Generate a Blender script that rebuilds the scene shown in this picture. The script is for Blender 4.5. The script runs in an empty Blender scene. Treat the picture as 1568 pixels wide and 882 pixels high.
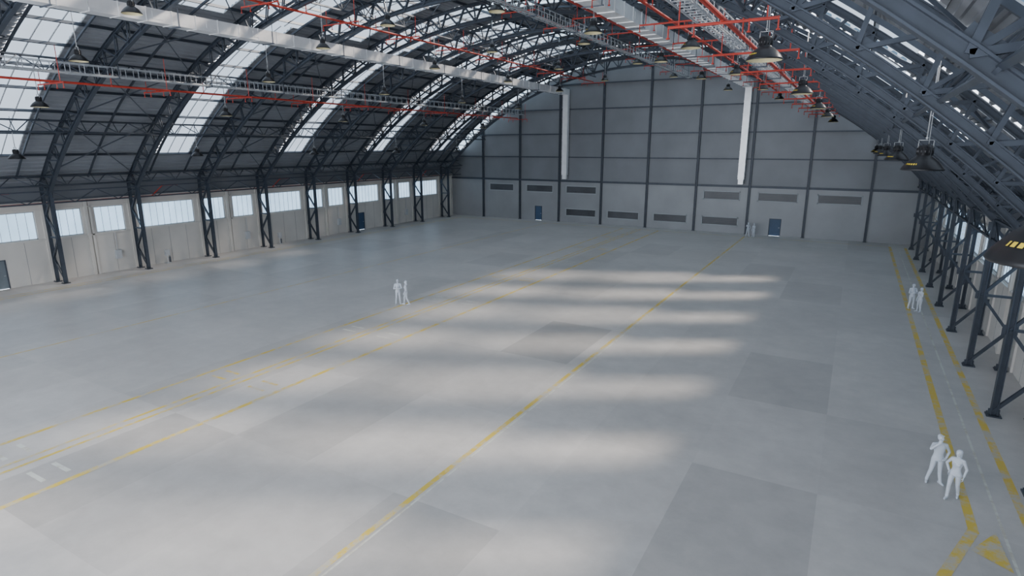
import bpy, math, random
from mathutils import Vector, Matrix
random.seed(7)
SC=bpy.context.scene
COL=SC.collection
# ---------------------------------------------------------------- constants
CX,CZ=-24.65,-21.1
RI,RO,RR=42.0,43.3,43.75
BAY=6.73
FR=[23.2+BAY*k for k in range(-4,9)]      # frame positions (y)
YB=80.6; YF=-8.0
XL,XR=-57.2,7.9
SUNV=Vector((-.9,-1.17,-1))
# ---------------------------------------------------------------- materials
def mat(name,col,rough=.5,metal=0.,noise=.0,nscale=3.,spec=.5):
    m=bpy.data.materials.new(name);m.use_nodes=True
    nt=m.node_tree;b=nt.nodes["Principled BSDF"]
    b.inputs["Roughness"].default_value=rough;b.inputs["Metallic"].default_value=metal
    b.inputs["Specular IOR Level"].default_value=spec
    c=(*col,1)
    b.inputs["Base Color"].default_value=c
    if noise>0:
        tc=nt.nodes.new("ShaderNodeTexCoord");n=nt.nodes.new("ShaderNodeTexNoise")
        n.inputs["Scale"].default_value=nscale;n.inputs["Detail"].default_value=5
        nt.links.new(tc.outputs["Object"],n.inputs["Vector"])
        r=nt.nodes.new("ShaderNodeValToRGB")
        r.color_ramp.elements[0].position=.3;r.color_ramp.elements[1].position=.72
        r.color_ramp.elements[0].color=(*[x*(1-noise) for x in col],1)
        r.color_ramp.elements[1].color=(*[min(1,x*(1+noise)) for x in col],1)
        nt.links.new(n.outputs["Fac"],r.inputs["Fac"]);nt.links.new(r.outputs["Color"],b.inputs["Base Color"])
    return m
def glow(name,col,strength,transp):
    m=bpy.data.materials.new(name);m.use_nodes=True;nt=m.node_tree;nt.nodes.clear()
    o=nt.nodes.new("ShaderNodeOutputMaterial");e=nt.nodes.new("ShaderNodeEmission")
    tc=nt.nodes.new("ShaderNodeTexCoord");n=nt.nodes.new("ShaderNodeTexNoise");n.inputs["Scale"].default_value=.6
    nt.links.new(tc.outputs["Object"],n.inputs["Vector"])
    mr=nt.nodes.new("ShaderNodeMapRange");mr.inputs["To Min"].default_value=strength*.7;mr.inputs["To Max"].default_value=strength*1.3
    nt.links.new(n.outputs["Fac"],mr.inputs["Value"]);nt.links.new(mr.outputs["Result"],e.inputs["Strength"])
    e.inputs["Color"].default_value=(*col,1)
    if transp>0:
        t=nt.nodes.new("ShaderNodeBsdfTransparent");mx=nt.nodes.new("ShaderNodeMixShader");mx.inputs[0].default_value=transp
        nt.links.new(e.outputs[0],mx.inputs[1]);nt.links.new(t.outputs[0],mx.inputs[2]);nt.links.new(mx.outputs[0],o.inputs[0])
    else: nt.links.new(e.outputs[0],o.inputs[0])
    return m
M_STEEL=mat("painted_steel_bluegrey",(.048,.060,.079),.42,.2,.15,2)
M_STEEL2=mat("painted_steel_light",(.085,.10,.125),.45,.3,.15,2)
M_GALV=mat("galvanised_steel",(.5,.52,.54),.4,.45,.12,4)
M_DUCT=mat("duct_sheet_metal",(.88,.88,.88),.33,.4,.06,1.5)
M_RED=mat("red_pipe_paint",(.45,.035,.018),.45,0,.1,3)
M_ROOF=mat("roof_cladding_grey",(.27,.285,.31),.55,.1,.12,.5)
M_WALL=mat("wall_panel_warm_grey",(.60,.575,.535),.6,0,.08,.35)
M_WALLUP=mat("upper_cladding_grey",(.15,.16,.18),.6,0,.1,.4)
M_BACK=mat("back_wall_panel",(.18,.19,.205),.42,.2,.12,.25)
M_BACKLOW=mat("back_wall_panel_lower",(.29,.30,.31),.42,.2,.10,.3)
M_JOINT=mat("panel_joint",(.25,.25,.25),.7)
M_FRAMEW=mat("window_frame_light",(.5,.52,.54),.5,.1,.03,5)
M_FRAMEB=mat("window_frame_grey",(.36,.38,.40),.5,.1,.03,5)
M_GLASSD=mat("dark_glazing",(.07,.075,.085),.3,0,.3,.4)
M_DOOR=mat("door_blue",(.04,.085,.16),.45,0,.08,2)
M_DOORG=mat("door_grey",(.16,.19,.21),.45,0,.08,2)
M_YEL=mat("yellow_label",(.75,.55,.05),.6,0,.1,4)
M_BLACK=mat("lamp_black_enamel",(.02,.02,.022),.35,.3,.1,4)
M_CABLE=mat("steel_wire",(.45,.46,.47),.5,.5,.1,4)
M_LAMPIN=mat("lamp_reflector_inside",(.72,.64,.38),.35,.1,.05,4)
M_PERS=mat("white_figure_plastic",(.60,.64,.70),.55,0,.03,6)
M_SKYC=glow("skylight_emissive_clear",(.40,.68,1.0),.55,.2)  # sky brightness put in as emission; the transparent share lets sun through
M_SKYD=glow("skylight_emissive_opaque",(.66,.84,1.0),2.2,.0)  # emission in place of daylight; left opaque to keep direct sun out
M_WIN=glow("window_emissive_glazing",(.50,.74,1.0),1.9,0)  # daylight behind the panes is put in as emission
# floor -----------------------------------------------------------
def floor_mat():
    m=bpy.data.materials.new("polished_concrete");m.use_nodes=True;nt=m.node_tree;b=nt.nodes["Principled BSDF"]
    L=nt.links.new
    tc=nt.nodes.new("ShaderNodeTexCoord")
    n1=nt.nodes.new("ShaderNodeTexNoise");n1.inputs["Scale"].default_value=.2;n1.inputs["Detail"].default_value=8;n1.inputs["Roughness"].default_value=.62
    n2=nt.nodes.new("ShaderNodeTexNoise");n2.inputs["Scale"].default_value=1.1;n2.inputs["Detail"].default_value=9;n2.inputs["Roughness"].default_value=.68
    L(tc.outputs["Object"],n1.inputs["Vector"]);L(tc.outputs["Object"],n2.inputs["Vector"])
    at=nt.nodes.new("ShaderNodeAttribute");at.attribute_name="tone"
    def mth(op,a,bv):
        x=nt.nodes.new("ShaderNodeMath");x.operation=op
        for i,s in enumerate((a,bv)):
            if isinstance(s,(int,float)): x.inputs[i].default_value=s
            else: L(s,x.inputs[i])
        return x.outputs[0]
    v=mth("ADD",mth("MULTIPLY",n1.outputs["Fac"],.45),mth("MULTIPLY",n2.outputs["Fac"],.45))
    v=mth("ADD",v,.55)
    v=mth("MULTIPLY",v,at.outputs["Fac"])
    mx=nt.nodes.new("ShaderNodeMix");mx.data_type='RGBA';mx.blend_type='MULTIPLY';mx.inputs[0].default_value=1
    mx.inputs[6].default_value=(.515,.495,.475,1);L(v,mx.inputs[7])
    L(mx.outputs[2],b.inputs["Base Color"])
    mr=nt.nodes.new("ShaderNodeMapRange");mr.inputs["To Min"].default_value=.26;mr.inputs["To Max"].default_value=.52
    L(n2.outputs["Fac"],mr.inputs["Value"]);L(mr.outputs["Result"],b.inputs["Roughness"])
    return m
def paint_mat(name,col,wear):
    m=bpy.data.materials.new(name);m.use_nodes=True;nt=m.node_tree;b=nt.nodes["Principled BSDF"];L=nt.links.new
    tc=nt.nodes.new("ShaderNodeTexCoord");n=nt.nodes.new("ShaderNodeTexNoise");n.inputs["Scale"].default_value=1.1;n.inputs["Detail"].default_value=9;n.inputs["Roughness"].default_value=.75
    L(tc.outputs["Object"],n.inputs["Vector"])
    r=nt.nodes.new("ShaderNodeValToRGB");e=r.color_ramp.elements
    e[0].position=wear-.06;e[0].color=(.51,.48,.41,1);e[1].position=wear+.06;e[1].color=(*col,1)
    L(n.outputs["Fac"],r.inputs["Fac"]);L(r.outputs["Color"],b.inputs["Base Color"]);b.inputs["Roughness"].default_value=.5
    return m
M_FLOOR=floor_mat()
M_PY=paint_mat("worn_yellow_floor_paint",(.68,.50,.08),.48)
M_PW=paint_mat("worn_white_floor_paint",(.64,.65,.60),.47)
# ---------------------------------------------------------------- mesh builder
class MB:
    def __init__(s): s.v=[];s.f=[];s.m=[];s.mi=0
    def quad(s,*p):
        b=len(s.v);s.v+=[tuple(x) for x in p];s.f.append(tuple(range(b,b+len(p))));s.m.append(s.mi)
    def box(s,x0,y0,z0,x1,y1,z1):
        b=len(s.v)
        s.v+=[(x0,y0,z0),(x1,y0,z0),(x1,y1,z0),(x0,y1,z0),(x0,y0,z1),(x1,y0,z1),(x1,y1,z1),(x0,y1,z1)]
        for f in ((3,2,1,0),(4,5,6,7),(0,1,5,4),(1,2,6,5),(2,3,7,6),(3,0,4,7)):
            s.f.append(tuple(b+i for i in f));s.m.append(s.mi)
    def bar(s,p,q,w,h,up=(0,1,0)):
        p=Vector(p);q=Vector(q);d=(q-p).normalized();up=Vector(up)
        a=d.cross(up)
        if a.length<1e-3: a=d.cross(Vector((1,0,0)))
        a.normalize();u=a.cross(d).normalized()
        b=len(s.v)
        for e in (p,q):
            for i,j in ((-1,-1),(1,-1),(1,1),(-1,1)):
                s.v.append(tuple(e+u*(i*w/2)+a*(j*h/2)))
        for f in ((3,2,1,0),(4,5,6,7),(0,1,5,4),(1,2,6,5),(2,3,7,6),(3,0,4,7)):
            s.f.append(tuple(b+i for i in f));s.m.append(s.mi)
    def ibar(s,p,q,h,w,t=.03,up=(0,1,0)):
        p=Vector(p);q=Vector(q);d=(q-p).normalized();a=d.cross(Vector(up)).normalized()
        for sg in (-1,1):
            o=a*(sg*(h/2-t/2));s.bar(p+o,q+o,w,t,up)
        s.bar(p,q,t,h-2*t,up)
    def cyl(s,p,q,r,n=8,r2=None):
        p=Vector(p);q=Vector(q);d=(q-p).normalized();r2=r if r2 is None else r2
        a=d.orthogonal().normalized();c=d.cross(a);b=len(s.v)
        for e,rr in ((p,r),(q,r2)):
            for i in range(n):
                t=2*math.pi*i/n;s.v.append(tuple(e+a*(rr*math.cos(t))+c*(rr*math.sin(t))))
        for i in range(n):
            j=(i+1)%n;s.f.append((b+i,b+j,b+n+j,b+n+i));s.m.append(s.mi)
        s.f.append(tuple(b+i for i in reversed(range(n))));s.m.append(s.mi)
        s.f.append(tuple(b+n+i for i in range(n)));s.m.append(s.mi)
    def lathe(s,c,prof,n=28):
        b=len(s.v)
        for r,z in prof:
            for i in range(n):
                t=2*math.pi*i/n;s.v.append((c[0]+r*math.cos(t),c[1]+r*math.sin(t),c[2]+z))
        for k in range(len(prof)-1):
            for i in range(n):
                j=(i+1)%n;s.f.append((b+k*n+i,b+k*n+j,b+(k+1)*n+j,b+(k+1)*n+i));s.m.append(s.mi)
    def mesh(s,name,mats,smooth=False):
        me=bpy.data.meshes.new(name);me.from_pydata(s.v,[],s.f);me.update()
        for m in mats: me.materials.append(m)
        me.polygons.foreach_set("material_index",s.m)
        if smooth: me.polygons.foreach_set("use_smooth",[True]*len(me.polygons))
        return me
    def obj(s,name,mats,smooth=False,loc=(0,0,0)):
        return put(name,s.mesh(name,mats,smooth),loc)
def put(name,me,loc=(0,0,0),rz=0,parent=None):
    o=bpy.data.objects.new(name,me);COL.objects.link(o);o.location=loc;o.rotation_euler=(0,0,rz)
    if parent: o.parent=parent
    return o
def arc(R,th,y=0): return Vector((CX+R*math.sin(th),y,CZ+R*math.cos(th)))
def zroof(off,R=RR): return CZ+math.sqrt(R*R-off*off)
# ---------------------------------------------------------------- FLOOR
def build_floor():
    xs=[-57.2]+[0.1-4*k for k in range(14,-3,-1)]
    xs=[x for x in xs if x<7.9]+[7.9]
    ys=[YF]+[19.85+BAY*k for k in range(-4,10) if 19.85+BAY*k<YB]+[YB]
    v=[(x,y,0) for y in ys for x in xs];nx=len(xs);f=[];tone=[]
    for j in range(len(ys)-1):
        for i in range(nx-1):
            f.append((j*nx+i,j*nx+i+1,(j+1)*nx+i+1,(j+1)*nx+i))
            t=random.choice([1,1,1,1.04,.98,1,1.05,.945,1,.90])
            xc=(xs[i]+xs[i+1])/2;yc=(ys[j]+ys[j+1])/2
            if -3.9<xc<.1 and 13<yc<19.8: t=.82
            if -3.9<xc<.1 and 26.5<yc<33.2: t=.84
            if -11.9<xc<-7.9 and 6<yc<13: t=.84
            if -15.9<xc<-11.9 and 26.5<yc<33.2: t=.77
            if -3.9<xc<.1 and 46<yc<53: t=.9
            if -19.9<xc<-15.9 and 13<yc<19.8: t=.86
            if -23.9<xc<-19.9 and 6<yc<13: t=.82
            if -7.9<xc<-3.9 and 19.8<yc<26.5: t=.95
            tone.append(t)
    me=bpy.data.meshes.new("floor");me.from_pydata(v,[],f);me.materials.append(M_FLOOR)
    a=me.attributes.new("tone","FLOAT","FACE");a.data.foreach_set("value",tone)
    put("floor",me)
build_floor()
def markings():
    m=MB();z=.004
    def line(x,w,y0,y1,mi=0,zz=z):
        m.mi=mi;m.quad((x-w/2,y0,zz),(x+w/2,y0,zz),(x+w/2,y1,zz),(x-w/2,y1,zz))
    Y0,Y1=YF,78
    line(-11.2,.2,Y0,Y1);line(-10.98,.07,Y0,Y1,1);
    line(-22.0,.24,Y0,Y1);line(-24.45,.16,Y0,Y1);line(-24.95,.16,Y0,Y1);line(-26.95,.2,Y0,Y1)
    line(-38.6,.12,Y0,Y1);line(-53.6,.16,Y0,Y1);line(-54.3,.12,Y0,Y1)
    line(4.2,.26,19.9,Y1);line(5.65,.26,19.9,Y1);line(4.95,.08,17,Y1,1)
    y=17.2-9*3
    while y<76:
        for dy in (0,.75):
            m.mi=1 if int(y)%2 else 0
            m.quad((-23.7,y+dy,z),(-22.6,y+dy,z),(-22.6,y+dy+.16,z),(-23.7,y+dy+.16,z))
            m.quad((-26.4,y+dy,z),(-25.4,y+dy,z),(-25.4,y+dy+.16,z),(-26.4,y+dy+.16,z))
        y+=8.75
    m.mi=0
    def strip(a,b,w):
        zz=z+.003;a=Vector((*a,zz));b=Vector((*b,zz));d=(b-a).normalized();n=Vector((-d.y,d.x,0))*w/2
        m.quad(a-n,b-n,b+n,a+n)
    strip((4.2,20.0),(2.6,15.6),.28);strip((5.65,20.0),(7.2,15.6),.28)
    m.quad((4.0,18.9,z+.005),(4.85,18.3,z+.005),(4.75,20.2,z+.005))
    m.quad((-54,77.9,z+.002),(4.3,77.9,z+.002),(4.3,78.05,z+.002),(-54,78.05,z+.002))
    m.obj("floor_marking",[M_PY,M_PW])
markings()
# ---------------------------------------------------------------- ROOF
def build_roof():
    TH=math.asin(32.5/RR)
    thz=math.asin(30.5/RR)
    N=int(2*TH*RR/.42);prof=[]
    for i in range(N):
        t0=-TH+2*TH*i/N;t1=-TH+2*TH*(i+.55)/N
        prof+=[(t0,0),(t0+.0012,.07),(t1,.07),(t1+.0012,0)]
    prof.append((TH,0))
    r=MB()
    def sheet(m,pr,y0,y1,mi):
        b=len(m.v)
        for t,d in pr:
            p=arc(RR+d,t);m.v.append((p.x,y0,p.z));m.v.append((p.x,y1,p.z))
        for k in range(len(pr)-1):
            m.f.append((b+2*k,b+2*k+1,b+2*k+3,b+2*k+2));m.m.append(mi)
    main=[(19.85+13.46*k-1.5,19.85+13.46*k+1.5) for k in range(-2,5)]
    main=[s for s in main if s[1]>YF]
    wide=[];mid=[]
    for k in range(-4,8):
        c=19.85+BAY*k
        if c+2.2>YB or c-2.2<YF: continue
        wide.append((c-2.3,c+2.3));mid.append((c-1.1,c+1.1))
    last=[(78.3,80.1)]
    A=lambda o: math.asin(o/RR)
    zones=[(-TH,-thz,[]),(-thz,A(-15),main+last),(A(-15),A(-5),wide+last),(A(-5),A(16),main+last),(A(16),A(26),wide+last),(A(26),A(29.5),mid+last),(A(29.5),thz,last),(thz,TH,[])]  # left ridge strips widened in every bay to throw more sun inside
    s=MB()
    for zi,(t0,t1,sk) in enumerate(zones):
        pr=[p for p in prof if t0<p[0]<t1]
        pr=[(t0,0)]+pr+[(t1,0)]
        y=YF
        for a,b in sk:
            sheet(r,pr,y,a,0);y=b
            n=18
            mi=1 if (zi==3 or (a,b)==last[0]) else 0
            sheet(s,[(t0+(t1-t0)*i/n,0) for i in range(n+1)],a,b,mi)
            s.mi=2
            for yy in ((a,b,a+(b-a)/3,b-(b-a)/3) if b-a>2.5 else (a,b)):
                for i in range(n):
                    u0=t0+(t1-t0)*i/n;u1=t0+(t1-t0)*(i+1)/n
                    s.bar(arc(RR-.03,u0,yy),arc(RR-.03,u1,yy),.06,.05)
        sheet(r,pr,y,YB,0)
    r.obj("ceiling",[M_ROOF])
    s.obj("roof_skylight",[M_SKYC,M_SKYD,M_FRAMEW])
build_roof()
def build_secondary():
    p=MB()
    n=30
    TH=math.asin(32/RR)
    for i in range(n+1):
        t=-TH+2*TH*i/n
        c=arc(RO+.28,t);rad=Vector((math.sin(t),0,math.cos(t)))
        p.bar((c.x,YF,c.z),(c.x,YB-.01,c.z),.2,.07,up=rad)
    for k in range(len(FR)-1):
        y=FR[k]+BAY/2
        if abs(((y-19.85)/13.46)-round((y-19.85)/13.46))<.05: ys=(y-1.65,y+1.65)
        else: ys=(y,)
        for yy in ys:
            for i in range(40):
                t0=-TH+2*TH*i/40;t1=-TH+2*TH*(i+1)/40
                p.bar(arc(RO+.08,t0,yy),arc(RO+.08,t1,yy),.1,.14)
    p.obj("roof_purlin",[M_STEEL])
    g=MB()
    offs=(-30.4,-26,-20.6,-14.6,-8,0,8,14.6,20.6,26,30.4)
    for off in offs:
        t=math.asin(off/RI);ri=RI+.1;ro=RI+1.15
        a=arc(ri,t);b=arc(ro,t);rad=Vector((math.sin(t),0,math.cos(t)))
        g.bar((a.x,FR[0],a.z),(a.x,YB-.01,a.z),.1,.1,up=rad);g.bar((b.x,FR[0],b.z),(b.x,YB-.01,b.z),.1,.1,up=rad)
        nn=int((YB-FR[0])/(BAY/6))
        for i in range(nn):
            y0=FR[0]+i*BAY/6;y1=y0+BAY/6
            if i%2: g.bar((a.x,y0,a.z),(b.x,y1,b.z),.05,.06,up=(1,0,0))
            else: g.bar((b.x,y0,b.z),(a.x,y1,a.z),.05,.06,up=(1,0,0))
            if i%2: g.bar((a.x,y0,a.z),(b.x,y0,b.z),.045,.045,up=(0,1,0))
    for sg in (-1,1):
        xi=CX+sg*30.8
        for z in (6.55,7.5): g.bar((xi,FR[0],z),(xi,YB-.01,z),.1,.1)
        for i in range(int((YB-FR[0])/(BAY/4))):
            y0=FR[0]+i*BAY/4;y1=y0+BAY/4
            zz=(6.55,7.5) if i%2 else (7.5,6.55)
            g.bar((xi,y0,zz[0]),(xi,y1,zz[1]),.06,.06,up=(1,0,0))
    g.obj("lattice_girder",[M_STEEL])
    x=MB()
    for k in range(len(FR)-1):
        for j in range(len(offs)-1):
            t0=math.asin(offs[j]/RI);t1=math.asin(offs[j+1]/RI)
            if k%2==0:
                x.bar(arc(RO,t0,FR[k]),arc(RO,t1,FR[k+1]),.07,.07);x.bar(arc(RO,t1,FR[k]),arc(RO,t0,FR[k+1]),.07,.07)
            else:
                t=t0
                x.bar(arc(RI,t,FR[k]),arc(RO,t,FR[k]+1.6),.06,.06);x.bar(arc(RI,t,FR[k+1]),arc(RO,t,FR[k+1]-1.6),.06,.06)
    x.obj("roof_bracing",[M_STEEL2])
build_secondary()
# ---------------------------------------------------------------- MAIN TRUSSES
def truss_mesh():
    m=MB()
    ti=math.asin(30.8/RI);to=math.asin(32.1/RO)
    def sweep(R,th,h,w,t,n=60):
        for (r0,r1,hw) in ((R-h/2,R-h/2+t,w/2),(R+h/2-t,R+h/2,w/2),(R-h/2+t,R+h/2-t,t/2)):
            b=len(m.v)
            for i in range(n+1):
                a=-th+2*th*i/n
                for rr,yy in ((r0,-hw),(r0,hw),(r1,hw),(r1,-hw)):
                    p=arc(rr,a);m.v.append((p.x,yy,p.z))
            for i in range(n):
                for k in range(4):
                    k2=(k+1)%4;m.f.append((b+4*i+k,b+4*i+k2,b+4*i+4+k2,b+4*i+4+k));m.m.append(0)
    sweep(RI,ti,.26,.26,.035);sweep(RO,to,.22,.22,.03)
    N=40
    for i in range(N):
        a0=-ti+2*ti*i/N;am=-ti+2*ti*(i+.5)/N;a1=-ti+2*ti*(i+1)/N
        s=to/ti
        for o in (-.07,.07):
            m.bar(arc(RI,a0,o),arc(RO,am*s,o),.035,.11);m.bar(arc(RO,am*s,o),arc(RI,a1,o),.035,.11)
        if i%2==0: m.bar(arc(RI,a0,0),arc(RO,a0*s,0),.1,.1)
        c=arc(RI+.16,a0);tg=Vector((math.cos(a0),0,-math.sin(a0)))
        m.bar(c-tg*.24,c+tg*.24,.025,.3)
        c=arc(RO-.14,am*s);tg=Vector((math.cos(am),0,-math.sin(am)))
        m.bar(c-tg*.22,c+tg*.22,.025,.26)
    for sg in (-1,1):
        xi=CX+sg*30.8;xo=CX+sg*32.1
        zi=zroof(30.8,RI);zo=zroof(32.1,RO)
        m.ibar((xi,0,.06),(xi,0,zi+.1),.24,.26,.035);m.ibar((xo,0,.06),(xo,0,zo+.1),.2,.22,.03)
        for x in (xi,xo):
            m.box(x-.26,-.24,.0,x+.26,.24,.05)
            m.box(x-.2,-.02,.05,x+.2,.02,.3)
            for bx in (-.2,.2):
                for by in (-.18,.18): m.cyl((x+bx,by,.05),(x+bx,by,.12),.025,6)
        zs=[.25,2.0,3.75,5.5,7.2]
        for k in range(4):
            for o in (-.06,.06):
                p,q=((xo,o,zs[k]),(xi,o,zs[k+1])) if k%2 else ((xi,o,zs[k]),(xo,o,zs[k+1]))
                m.bar(p,q,.035,.13)
            if k%2: m.bar((xi,0,zs[k+1]),(xo,0,zs[k+1]),.12,.12)
            m.bar(((xi if k%2 else xo)-.0,0,zs[k+1]-.2),((xi if k%2 else xo),0,zs[k+1]+.2),.02,.5)
    return m.mesh("roof_truss",[M_STEEL])
TM=truss_mesh()
for y in FR: put("roof_truss",TM,(0,y,0))
# ---------------------------------------------------------------- SIDE WALLS
def pier_windows(side):
    w=[]
    for k,y in enumerate(FR[:-1]):
        kk=k-4
        if kk%2==0: w+=[(y+.55,y+2.75),(y+3.75,y+6.2)]
        else: w.append((y+.65,y+6.1))
    return w
NW=[1]
def side_wall(side):
    X=XL if side=="left" else XR; s=1 if side=="left" else -1
    W=pier_windows(side);z0,z1=3.6,5.85
    m=MB();t=.3
    xo=X-s*t
    a,b=min(X,xo),max(X,xo)
    doors=[(18.9,20.1),(58.6,60.0)] if side=="left" else [(45.5,46.7)]
    y=YF
    for d0,d1 in doors:
        m.box(a,y,0,b,d0,z0);m.box(a,d0,2.3,b,d1,z0);y=d1
    m.box(a,y,0,b,YB,z0)
    y=YF
    for w0,w1 in W:
        m.box(a,y,z0,b,w0,z1);y=w1
    m.box(a,y,z0,b,YB,z1)
    m.box(a,YF,z1,b,YB,6.7)
    m.mi=1;m.box(a,YF,6.7,b,YB,8.25)
    m.mi=2
    yy=FR[0]
    while yy<YB:
        if not any(d0-.1<yy<d1+.1 for d0,d1 in doors): m.box(min(X,X+s*.012),yy-.012,0,max(X,X+s*.012),yy+.012,z0-.12)
        yy+=BAY/4
    m.obj("wall_"+side,[M_WALL,M_WALLUP,M_JOINT])
    tr=MB()
    def tb(y0,z_0,y1,z_1,d,mi=0):
        tr.mi=mi;x0,x1=min(X,X+s*d),max(X,X+s*d);tr.box(x0,y0,z_0,x1,y1,z_1)
    tb(YF,3.45,YB,3.57,.12);tb(YF,5.9,YB,6.0,.12);tb(YF,6.62,YB,6.74,.18,1)
    for k,y in enumerate(FR):
        if (k-4)%2==0 and y+BAY/2<YB:
            tb(y+2.95,0,y+3.2,6.6,.16);tb(y+3.32,0,y+3.5,6.6,.12)
        tb(y-.18,0,y+.02,6.6,.1)
    tr.obj("trim_1" if side=="left" else "trim_2",[M_WALL,M_STEEL2])
    for w0,w1 in W:
        g=MB();xg=X-s*.12
        g.mi=0;x0,x1=min(xg,xg-s*.02),max(xg,xg-s*.02)
        g.box(x0,w0,z0,x1,w1,z1)
        g.mi=1;xf=xg+s*.05;x0,x1=min(xg,xf),max(xg,xf)
        for (p,q,r,u) in ((w0,z0,w1,z0+.07),(w0,z1-.07,w1,z1),(w0,z0,w0+.07,z1),(w1-.07,z0,w1,z1)): g.box(x0,p,q,x1,r,u)
        n=max(2,round((w1-w0)/.6));yy=w0
        for i in range(1,n):
            yy=w0+(w1-w0)*i/n;g.box(x0,yy-.012,z0,x1,yy+.012,z1)
        g.obj("window_%d"%NW[0],[M_WIN,M_FRAMEW]);NW[0]+=1
    return doors
ND=[1]
def door_x(X,s,y0,y1,h,mt):
    d=MB();d.mi=0
    xa,xb=X-s*.06,X-s*.12
    d.box(min(xa,xb),y0+.06,0.01,max(xa,xb),y1-.06,h-.06)
    d.mi=1
    xa,xb=X+s*.03,X-s*.1;x0,x1=min(xa,xb),max(xa,xb)
    d.box(x0,y0,0,x1,y0+.07,h);d.box(x0,y1-.07,0,x1,y1,h);d.box(x0,y0,h-.07,x1,y1,h)
    d.mi=2;xa,xb=X-s*.06,X+s*.0;d.box(min(xa,xb),y1-.28,1.02,max(xa,xb),y1-.14,1.06)
    d.obj("door_%d"%ND[0],[mt,M_STEEL2,M_GALV]);ND[0]+=1
for sd in ("left","right"):
    ds=side_wall(sd);X,s=(XL,1) if sd=="left" else (XR,-1)
    for i,(a,b) in enumerate(ds): door_x(X,s,a,b,2.3,M_DOORG if (sd=="left" and i==0) else M_DOOR)
# ---------------------------------------------------------------- BACK WALL
def back_wall():
    m=MB();y=YB;PX=[CX+6.6*k for k in range(-5,6)]
    PX=[-57.2]+[x for x in PX if XL+.5<x<XR-.5]+[XR]
    WU=[]
    up=[(-50.0,-45.6),(-43.4,-38.9),(-36.8,-32.0),(-17.1,-12.5),(-10.4,-5.8),(-3.7,1.0)]
    lo=[(-36.8,-32.0),(-30.3,-25.6),(-23.6,-19.0),(-17.1,-12.5)]
    for a,b in up: WU.append((a,b,4.2,5.35))
    for a,b in lo: WU.append((a,b,.9,2.05))
    D=[(-41.9,-40.7),(-8.8,-7.4)]
    def hole_rows(z0,z1,holes):
        x=XL
        for a,b in sorted(holes):
            m.box(x,y,z0,a,y+.3,z1);x=b
        m.box(x,y,z0,XR,y+.3,z1)
    m.mi=1
    hole_rows(0,.9,[(a,b) for a,b in D])
    hole_rows(.9,2.05,D+lo)
    hole_rows(2.05,2.15,D)
    hole_rows(2.15,4.2,[])
    hole_rows(4.2,5.35,up)
    hole_rows(5.35,6.0,[])
    m.mi=0
    n=60
    xs=[XL+(XR-XL)*i/n for i in range(n+1)]
    for i in range(n):
        x0,x1=xs[i],xs[i+1]
        za,zb=zroof(x0-CX,RR+.05),zroof(x1-CX,RR+.05)
        m.quad((x0,y,6.0),(x1,y,6.0),(x1,y,zb),(x0,y,za))
    m.obj("wall_back",[M_BACK,M_BACKLOW,M_JOINT])
    t=MB()
    for x in PX[1:-1]:
        zt=zroof(x-CX,RR-.1)
        t.ibar((x,y-.14,0),(x,y-.14,zt),.26,.24,.025)
        t.box(x-.2,y-.34,0,x+.2,y-.005,.05)
    for z,h in ((6.0,.26),(9.4,.16),(12.65,.16),(16.05,.16),(19.4,.16)):
        half=math.sqrt(RR*RR-(z-CZ)**2)
        x0,x1=max(XL,CX-half),min(XR,CX+half)
        t.box(x0,y-.2,z-h/2,x1,y-.005,z+h/2)
    t.obj("trim_3",[M_STEEL])
    for a,b,z0,z1 in WU:
        g=MB();g.mi=0;g.box(a,y+.1,z0,b,y+.13,z1)
        g.mi=1
        for (p,q,r,u) in ((a,z0,b,z0+.12),(a,z1-.12,b,z1),(a,z0,a+.12,z1),(b-.12,z0,b,z1)): g.box(p,y-.03,q,r,y+.14,u)
        g.mi=0
        for i in range(1,5):
            zz=z0+(z1-z0)*i/5;g.box(a,y+.04,zz-.012,b,y+.12,zz+.012)
        g.obj("window_%d"%NW[0],[M_GLASSD,M_FRAMEB]);NW[0]+=1
    for a,b in D:
        d=MB();d.mi=0;d.box(a+.06,y+.06,.01,b-.06,y+.12,2.09)
        d.mi=1;d.box(a,y-.03,0,a+.07,y+.1,2.15);d.box(b-.07,y-.03,0,b,y+.1,2.15);d.box(a,y-.03,2.08,b,y+.1,2.15)
        d.mi=2;d.box(b-.3,y,1.02,b-.14,y+.06,1.06)
        d.obj("door_%d"%ND[0],[M_DOOR,M_STEEL,M_GALV]);ND[0]+=1
back_wall()
# ---------------------------------------------------------------- DUCTS
def duct(x,z):
    m=MB();w,h=.95,.75
    m.box(x-w/2,YF,z-h/2,x+w/2,YB-.4,z+h/2)
    y=YF+1
    while y<YB-1:
        m.box(x-w/2-.03,y-.03,z-h/2-.03,x+w/2+.03,y+.03,z+h/2+.03);y+=1.5
    y=FR[0]+2
    while y<YB-3:
        m.box(x-w/2-.02,y,z-.2,x-w/2+.01,y+.6,z+.2);m.box(x+w/2-.01,y,z-.2,x+w/2+.02,y+.6,z+.2)
        y+=BAY/2
    m.box(x-.38,YB-.85,6.9,x+.38,YB-.22,z+h/2)
    zz=7.3
    while zz<z: m.box(x-.42,YB-.88,zz-.03,x+.42,YB-.2,zz+.03);zz+=1.5
    m.box(x-.3,YB-.8,6.3,x+.3,YB-.26,6.9)
    m.mi=1
    for fy in FR:
        for sx in (-.5,.5):
            m.cyl((x+sx,fy+.2,z-.45),(x+sx,fy+.2,zroof(x+sx-CX,RI)+.2),.02,6)
        m.bar((x-.6,fy+.2,z-.43),(x+.6,fy+.2,z-.43),.06,.06)
    m.obj("air_duct",[M_DUCT,M_STEEL2])
duct(-36.8,18.35);duct(-12.5,18.25)
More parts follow.
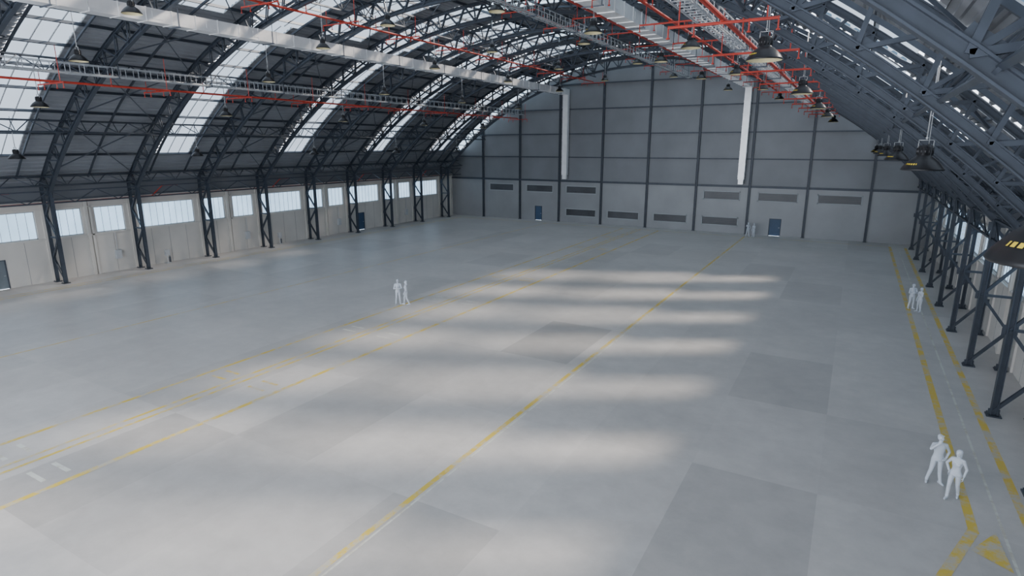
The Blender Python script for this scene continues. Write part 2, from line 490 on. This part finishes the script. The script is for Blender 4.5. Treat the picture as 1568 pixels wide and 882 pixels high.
# ---------------------------------------------------------------- SERVICE WALKWAYS
def tray(x,z,h=.62,w=.6):
    m=MB()
    for sx in (-w/2,w/2):
        for zz in (z,z+h): m.bar((x+sx,YF,zz),(x+sx,YB-.3,zz),.05,.05,up=(0,0,1))
        y=YF
        while y<YB-1:
            m.bar((x+sx,y,z),(x+sx,y,z+h),.035,.035);y+=.84
    y=YF
    while y<YB-.5:
        m.bar((x-w/2,y,z+.02),(x+w/2,y,z+.02),.05,.02);y+=.42
    m.mi=1
    for fy in FR:
        for sx in (-w/2-.05,w/2+.05):
            m.bar((x+sx,fy+.25,z-.06),(x+sx,fy+.25,zroof(x+sx-CX,RI)+.3),.05,.05,up=(0,1,0))
        m.bar((x-w/2-.1,fy+.25,z-.06),(x+w/2+.1,fy+.25,z-.06),.07,.07)
    m.mi=2
    for sx,r in ((-.15,.05),(.1,.035)): m.cyl((x+sx,YF,z+.08),(x+sx,YB-.3,z+.08),r,6)
    m.obj("cable_tray",[M_GALV,M_STEEL2,M_CABLE])
tray(-44.0,15.45);tray(-5.3,15.3);tray(-19.6,19.3)
# ---------------------------------------------------------------- SPRINKLER PIPES
def sprinkler(x,z,span,r=.075,branch=True):
    m=MB()
    m.cyl((x,YF,z),(x,YB-.3,z),r,10)
    for k,fy in enumerate(FR):
        zt=zroof(x-CX,RI)
        m.cyl((x,fy+.3,z),(x,fy+.3,zt+.5),.03,6)
        m.lathe((x,fy+.3,z),[(r+.03,-.05),(r+.03,.05)],10)
        if branch:
            for yy in (fy+BAY/2,):
                m.cyl((x-span,yy,z-.15),(x+span,yy,z-.15),.045,8)
                m.cyl((x,yy,z-.15),(x,yy,z),.045,8)
                for sx in (-span,-span/2,span/2,span):
                    m.cyl((x+sx,yy,z-.45),(x+sx,yy,z-.1),.025,6);m.cyl((x+sx,yy,z-.49),(x+sx,yy,z-.45),.06,8)
                for sx in (-span*.8,span*.8):
                    m.cyl((x+sx,yy,z-.15),(x+sx,yy,zroof(x+sx-CX,RI)+.6),.022,6)
    m.obj("sprinkler_pipe",[M_RED])
for off,dz,sp in ((-20.2,-.75,1.6),(-8.3,-.5,1.7),(8.3,-.5,1.7),(15.2,-.6,1.6),(20.6,-.75,1.6),(2.5,-.35,1.5)):
    sprinkler(CX+off,zroof(off,RI)+dz,sp)
m=MB();m.cyl((XL+.25,YF,6.45),(XL+.25,YB-.3,6.45),.06,8)
for k,y in enumerate(FR):
    m.cyl((XL,y+.5,6.45),(XL+.25,y+.5,6.45),.03,6)
    if k%2: m.cyl((XL+.25,y+2,6.45),(XL+.5,y+3,7.4),.05,8);m.cyl((XL+.5,y+3,7.4),(XL+.5,y+4.5,7.4),.05,8)
m.obj("sprinkler_pipe",[M_RED])
# ---------------------------------------------------------------- PENDANT LAMPS
def lamp_mesh(cable):
    m=MB();m.mi=0
    m.lathe((0,0,0),[(.50,0),(.515,.02),(.50,.05),(.47,.10),(.36,.24),(.25,.33),(.19,.37),(.175,.40),(.175,.62),(.15,.66),(.05,.68),(.0,.68)],32)
    m.mi=1
    m.lathe((0,0,0),[(.50,.0),(.46,.09),(.35,.22),(.24,.31),(.12,.34),(.0,.34)],32)
    m.lathe((0,0,0),[(.0,.10),(.07,.12),(.085,.2),(.05,.3)],16)
    m.mi=0
    for i in range(12):
        a=2*math.pi*i/12;m.bar((.17*math.cos(a),.17*math.sin(a),.42),(.17*math.cos(a),.17*math.sin(a),.6),.02,.06)
    m.mi=2
    m.bar((-.17,0,.6),(-.17,0,.8),.03,.02);m.bar((.17,0,.6),(.17,0,.8),.03,.02);m.bar((-.18,0,.8),(.18,0,.8),.03,.02)
    m.cyl((0,0,.8),(0,0,cable),.018,6);m.cyl((.06,0,.68),(.03,0,cable),.012,6)
    m.lathe((0,0,.86),[(.0,-.05),(.04,0),(.0,.05)],8)
    m.mi=3
    n=120
    R0,Z0,R1,Z1=.440,.15,.408,.19
    for i in range(67,82):
        if i%3==2: continue
        a0=2*math.pi*i/n;a1=2*math.pi*(i+1)/n
        m.quad((R0*math.cos(a0),R0*math.sin(a0),Z0),(R0*math.cos(a1),R0*math.sin(a1),Z0),(R1*math.cos(a1),R1*math.sin(a1),Z1),(R1*math.cos(a0),R1*math.sin(a0),Z1))
    return m
def lamp_row(off,z):
    x=CX+off;top=zroof(off,RO)
    me=lamp_mesh(top-z).mesh("pendant_lamp",[M_BLACK,M_LAMPIN,M_CABLE,M_YEL],False)
    for p in me.polygons: p.use_smooth=p.area>0 and p.material_index!=3
    y=19.85-13.46
    first=True
    while y<78:
        put("pendant_lamp",me,(x,y,z-(.3 if (first and off>26) else 0)));y+=13.46;first=False
for off,z in ((26.2,10.35),(21.9,13.45),(16.4,15.95),(10.9,17.15),(-10.2,17.9),(-16.4,15.9),(-22.1,13.45),(-26.7,10.1),(4.6,18.9),(-4.0,18.9)):
    lamp_row(off,z)
# ---------------------------------------------------------------- small wall items
def hydrant(y):
    m=MB();X=XL
    m.cyl((X+.5,y,0),(X+.5,y,1.25),.05,8);m.box(X+.3,y-.25,.0,X+.7,y+.25,.06)
    m.box(X+.4,y-.2,.75,X+.62,y+.2,1.3)
    m.cyl((X+.62,y-.1,.9),(X+.72,y-.1,.9),.07,10)
    m.mi=1;m.cyl((X+.25,y+.35,.02),(X+.25,y+.35,.55),.09,12);m.cyl((X+.25,y+.35,.55),(X+.25,y+.35,.68),.03,8)
    return m.obj("fire_point_stand",[M_FRAMEW,M_STEEL2])
hydrant(32.5);hydrant(45.6)
for y in (28.1,41.5,55.0,68.4):
    m=MB();m.box(XL+.012,y,1.1,XL+.25,y+.5,1.9);m.cyl((XL+.12,y+.25,1.9),(XL+.12,y+.25,3.45),.03,8)
    m.box(XL+.25,y+.04,1.15,XL+.27,y+.46,1.85)
    m.obj("electrical_cabinet",[M_FRAMEW])
# ---------------------------------------------------------------- PEOPLE
def ellips(mb,c,r,M=None,n=20,k=12):
    b=len(mb.v);c=Vector(c)
    for j in range(1,k):
        ph=math.pi*j/k
        for i in range(n):
            t=2*math.pi*i/n
            p=Vector((r[0]*math.sin(ph)*math.cos(t),r[1]*math.sin(ph)*math.sin(t),r[2]*math.cos(ph)))
            if M: p=M@p
            mb.v.append(tuple(c+p))
    top=Vector((0,0,r[2]));
    if M: top=M@top
    mb.v.append(tuple(c+top));mb.v.append(tuple(c-top));T=b+n*(k-1)
    for j in range(k-2):
        for i in range(n):
            i2=(i+1)%n;mb.f.append((b+j*n+i,b+(j+1)*n+i,b+(j+1)*n+i2,b+j*n+i2));mb.m.append(0)
    for i in range(n):
        i2=(i+1)%n;mb.f.append((T,b+i,b+i2));mb.m.append(0);mb.f.append((T+1,b+(k-2)*n+i2,b+(k-2)*n+i));mb.m.append(0)
def caps(mb,p,r0,q,r1,n=12,flat=None):
    p=Vector(p);q=Vector(q);d=q-p;L=d.length;d=d/L if L>1e-6 else Vector((0,0,1))
    a=d.orthogonal().normalized();c=d.cross(a)
    prof=[(p-d*r0,.0)]
    for k in range(1,4):
        t=math.pi/2*k/4;prof.append((p-d*r0*math.cos(t),r0*math.sin(t)))
    prof+=[(p,r0),(q,r1)]
    for k in range(3,0,-1):
        t=math.pi/2*k/4;prof.append((q+d*r1*math.cos(t),r1*math.sin(t)))
    b=len(mb.v)
    for pc,r in prof[1:]:
        for i in range(n):
            t=2*math.pi*i/n;mb.v.append(tuple(pc+a*(r*math.cos(t))+c*(r*math.sin(t))))
    K=len(prof)-1
    for j in range(K-1):
        for i in range(n):
            i2=(i+1)%n;mb.f.append((b+j*n+i,b+j*n+i2,b+(j+1)*n+i2,b+(j+1)*n+i));mb.m.append(0)
    mb.v.append(tuple(p-d*r0));mb.v.append(tuple(q+d*r1));T=len(mb.v)-2
    for i in range(n):
        i2=(i+1)%n;mb.f.append((T,b+i2,b+i));mb.m.append(0);mb.f.append((T+1,b+(K-1)*n+i,b+(K-1)*n+i2));mb.m.append(0)
def loft(mb,rings,n=28):
    b=len(mb.v)
    for (cx,cy,z,rx,ry) in rings:
        for i in range(n):
            t=2*math.pi*i/n;mb.v.append((cx+rx*math.cos(t),cy+ry*math.sin(t),z))
    K=len(rings)
    for j in range(K-1):
        for i in range(n):
            i2=(i+1)%n;mb.f.append((b+j*n+i,b+j*n+i2,b+(j+1)*n+i2,b+(j+1)*n+i));mb.m.append(0)
    mb.f.append(tuple(b+i for i in reversed(range(n))));mb.m.append(0)
    mb.f.append(tuple(b+(K-1)*n+i for i in range(n)));mb.m.append(0)
def hand(mb,W,d,n,side,curl=.35):
    W=Vector(W);d=Vector(d).normalized();n=Vector(n);n=(n-d*n.dot(d)).normalized();s=d.cross(n)
    if s.dot(Vector(side))<0: s=-s
    lens=(.060,.072,.068,.052);offs=(.030,.010,-.010,-.029)
    for o,L in zip(offs,lens):
        k=W+d*(.088-abs(o-.01)*.15)+s*o
        caps(mb,W+s*o*.6,.016,k,.0125,10)
        p=k;ang=curl*.6;rr=.0098
        for seg,fr in enumerate((.45,.32,.23)):
            dd=(d*math.cos(ang)+n*math.sin(ang)).normalized();q=p+dd*(L*1.25*fr)
            caps(mb,p,rr,q,rr*.92,8);p=q;rr*=.92;ang+=curl
    p=W+d*.028+s*.026;dd=(d*.65+s*.65+n*.35).normalized();q=p+dd*.038;caps(mb,p,.014,q,.0115,8)
    dd=(d*.9+s*.25+n*.4).normalized();caps(mb,q,.0115,q+dd*.034,.0095,8)
def person_mesh(name,P):
    b=MB();fem=P.get("fem",False);k=.92 if fem else 1.0
    R=[(0,0,.84,.150,.105),(0,0,.90,.172,.122),(0,.0,.97,.168,.12),(0,0,1.06,.148,.105),(0,-.004,1.14,.145,.102),(0,-.006,1.24,.165,.115),(0,-.004,1.34,.182,.12),(0,0,1.42,.172,.105),(0,.004,1.465,.12,.085),(0,.006,1.50,.065,.06)]
    if fem: R=[(0,0,.84,.155,.108),(0,0,.90,.172,.122),(0,0,.97,.16,.115),(0,0,1.06,.128,.095),(0,-.004,1.14,.125,.092),(0,-.012,1.24,.148,.112),(0,-.008,1.34,.158,.108),(0,0,1.42,.15,.09),(0,.004,1.465,.1,.075),(0,.006,1.50,.055,.052)]
    loft(b,R)
    loft(b,[(0,0,.855,.176,.128),(0,0,.875,.183,.134),(0,0,.90,.178,.128)])
    if fem:
        for sx in (-1,1): ellips(b,(sx*.065,-.09,1.27),(.055,.05,.055))
    caps(b,(0,.008,1.45),.054*k,(0,-.002,1.575),.05*k,14)
    hb=MB()
    ellips(hb,(0,.004,.11),(.074,.094,.108));ellips(hb,(0,-.03,.055),(.05,.058,.056));ellips(hb,(0,-.07,.02),(.022,.02,.018))
    caps(hb,(0,-.088,.115),.009,(0,-.106,.082),.013,10);ellips(hb,(.012,-.098,.08),(.009,.01,.008));ellips(hb,(-.012,-.098,.08),(.009,.01,.008))
    caps(hb,(-.042,-.076,.131),.009,(.042,-.076,.131),.009,10)
    for sx in (-1,1):
        ellips(hb,(sx*.031,-.078,.112),(.013,.011,.009));ellips(hb,(sx*.077,.008,.1),(.010,.018,.031))
        ellips(hb,(sx*.045,-.06,.085),(.02,.02,.02))
    caps(hb,(-.02,-.087,.052),.0075,(.02,-.087,.052),.0075,8);caps(hb,(-.015,-.087,.041),.0075,(.015,-.087,.041),.0075,8)
    if fem:
        ellips(hb,(0,.02,.13),(.088,.103,.103));ellips(hb,(0,.065,.06),(.072,.05,.1));ellips(hb,(0,.08,-.03),(.055,.035,.08))
    else:
        ellips(hb,(0,.018,.145),(.083,.1,.088));caps(hb,(-.05,-.065,.185),.02,(.05,-.062,.19),.022,10);ellips(hb,(0,.05,.09),(.07,.055,.07))
    Mh=Matrix.Translation((0,0,1.545))@Matrix.Rotation(P.get("hy",0),4,'Z')@Matrix.Rotation(P.get("hp",0),4,'X')
    o=len(b.v);b.v+=[tuple(Mh@Vector(v)) for v in hb.v];b.f+=[tuple(o+i for i in f) for f in hb.f];b.m+=hb.m
    for sd,(E,W,hd,hn,th,cu) in zip((-1,1),P["arms"]):
        S=Vector((sd*(.178 if not fem else .155),0,1.415));E=Vector(E);W=Vector(W)
        caps(b,(sd*.10,0,1.43),.06*k,S,.062*k,14);caps(b,S,.06*k,E,.045*k,14)
        mid=E.lerp(W,.35);caps(b,E,.044*k,mid,.043*k,14);caps(b,mid,.043*k,W,.029*k,14)
        dd=(W-E).normalized();c=E.lerp(W,.82);caps(b,c-dd*.01,.04*k,c+dd*.012,.038*k,14)
        hand(b,W+dd*.01,hd,hn,th,cu)
    for sd,(K,A,toe) in zip((-1,1),P["legs"]):
        Hh=Vector((sd*.088,0,.90));K=Vector(K);A=Vector(A);toe=Vector(toe).normalized()
        caps(b,Hh,.098,Hh.lerp(K,.5),.08*1,16);caps(b,Hh.lerp(K,.5),.08,K,.062,16)
        c=K.lerp(A,.35)+Vector((0,.012,0));caps(b,K,.061,c,.061,16);caps(b,c,.061,A+Vector((0,0,.03)),.047,16)
        caps(b,A+Vector((0,0,.02)),.054,A+Vector((0,0,.045)),.052,16)
        g=Vector((A.x,A.y,0));z=A.z-.09
        heel=g-toe*.045+Vector((0,0,.04+z));ball=g+toe*.11+Vector((0,0,.038+z*.3));tp=g+toe*.165+Vector((0,0,.032+z*.1))
        caps(b,heel,.04,ball,.042,14);caps(b,ball,.042,tp,.032,14);caps(b,A,.045,g+toe*.05+Vector((0,0,.06+z)),.04,12)
    me=b.mesh(name+"_raw",[M_PERS]);o=bpy.data.objects.new("tmp",me);COL.objects.link(o)
    md=o.modifiers.new("r","REMESH");md.mode='VOXEL';md.voxel_size=.0075;md.use_smooth_shade=True
    sm=o.modifiers.new("s","SMOOTH");sm.factor=.5;sm.iterations=2
    dg=bpy.context.evaluated_depsgraph_get();ev=o.evaluated_get(dg)
    nm=bpy.data.meshes.new_from_object(ev);nm.name=name
    bpy.data.objects.remove(o);bpy.data.meshes.remove(me)
    nm.materials.clear();nm.materials.append(M_PERS)
    for p in nm.polygons: p.use_smooth=True
    zmin=min(v.co.z for v in nm.vertices)
    for v in nm.vertices: v.co.z-=zmin
    return nm
LEG_STAND=(((-.115,-.015,.49),(-.15,.02,.09),(-.25,-1,0)),((.11,-.03,.49),(.13,.0,.09),(.2,-1,0)))
LEG_WIDE=(((-.15,-.03,.49),(-.21,.03,.09),(-.4,-1,0)),((.12,-.01,.49),(.16,-.04,.09),(.3,-1,0)))
LEG_STEP=(((-.10,-.12,.50),(-.10,-.15,.09),(-.1,-1,0)),((.10,.04,.49),(.12,.2,.10),(.15,-1,0)))
PA=dict(arms=[((-.30,-.14,1.30),(-.12,-.20,1.53),(.35,.15,.9),(.3,.6,-.2),(.5,.3,.5),.5),
              ((.33,.06,1.16),(.20,-.09,.99),(-.6,-.6,-.3),(-.4,.6,-.3),(0,0,1),.5)],legs=LEG_WIDE,hy=.3,hp=-.12)
PB=dict(fem=True,arms=[((-.30,.07,1.17),(-.185,-.04,.97),(-.1,-.6,-.7),(.8,.1,-.2),(0,-.5,.6),.4),
              ((.27,.03,1.14),(.25,-.12,.92),(.0,-.3,-1),(-1,.1,.1),(0,-1,.2),.35)],legs=LEG_STEP,hy=-.35,hp=.1)
PC=dict(arms=[((-.27,-.07,1.14),(.02,-.20,1.14),(.9,-.05,.2),(0,1,-.1),(0,0,1),.3),
              ((.27,-.07,1.13),(-.0,-.235,1.19),(-.9,.05,.1),(0,1,.1),(0,0,1),.3)],legs=LEG_STAND,hy=-.4,hp=.0)
PD=dict(fem=True,arms=[((-.24,.05,1.13),(-.26,-.03,.89),(0,-.15,-1),(1,0,0),(0,-1,0),.35),
              ((.24,-.10,1.15),(.10,-.25,1.28),(-.5,-.3,.8),(-.3,.8,.3),(0,.2,1),.5)],legs=LEG_STAND,hy=.4,hp=.05)
MA,Mb,MC,MD=[person_mesh("person_"+n,p) for n,p in zip("abcd",(PA,PB,PC,PD))]
def person(me,x,y,rz,h=1.0):
    o=put("person",me,(x,y,0.002),rz);o.scale=(h,h,h)
person(MA,3.45,22.55,.25,.98);person(Mb,3.85,21.75,-.35,.95)
person(MC,-27.35,31.6,.75,1.03);person(Mb,-26.75,31.75,-.9,1.0)
person(MC,4.35,48.3,.4,1.0);person(MD,4.75,47.5,-.9,.96)
person(MA,-10.9,78.4,.6,1.0);person(MD,-10.2,78.2,-.5,.97)
# ---------------------------------------------------------------- LIGHT
sd=bpy.data.lights.new("sun","SUN");sd.energy=27;sd.angle=math.radians(4.5);sd.color=(1,.90,.80)
so=bpy.data.objects.new("sun",sd);COL.objects.link(so);so.rotation_euler=SUNV.to_track_quat('-Z','Y').to_euler();so.location=(40,60,60)
w=bpy.data.worlds.new("sky");SC.world=w;w.use_nodes=True
bg=w.node_tree.nodes["Background"];bg.inputs[0].default_value=(.84,.90,1.0,1);bg.inputs[1].default_value=4.7
# ---------------------------------------------------------------- CAMERA
cam=bpy.data.cameras.new("camera");cam.sensor_width=36;cam.lens=36*909/1568;cam.clip_end=500
c=bpy.data.objects.new("camera",cam);COL.objects.link(c);c.location=(0,0,11);c.rotation_euler=(math.pi/2-.235,0,.518)
SC.camera=c
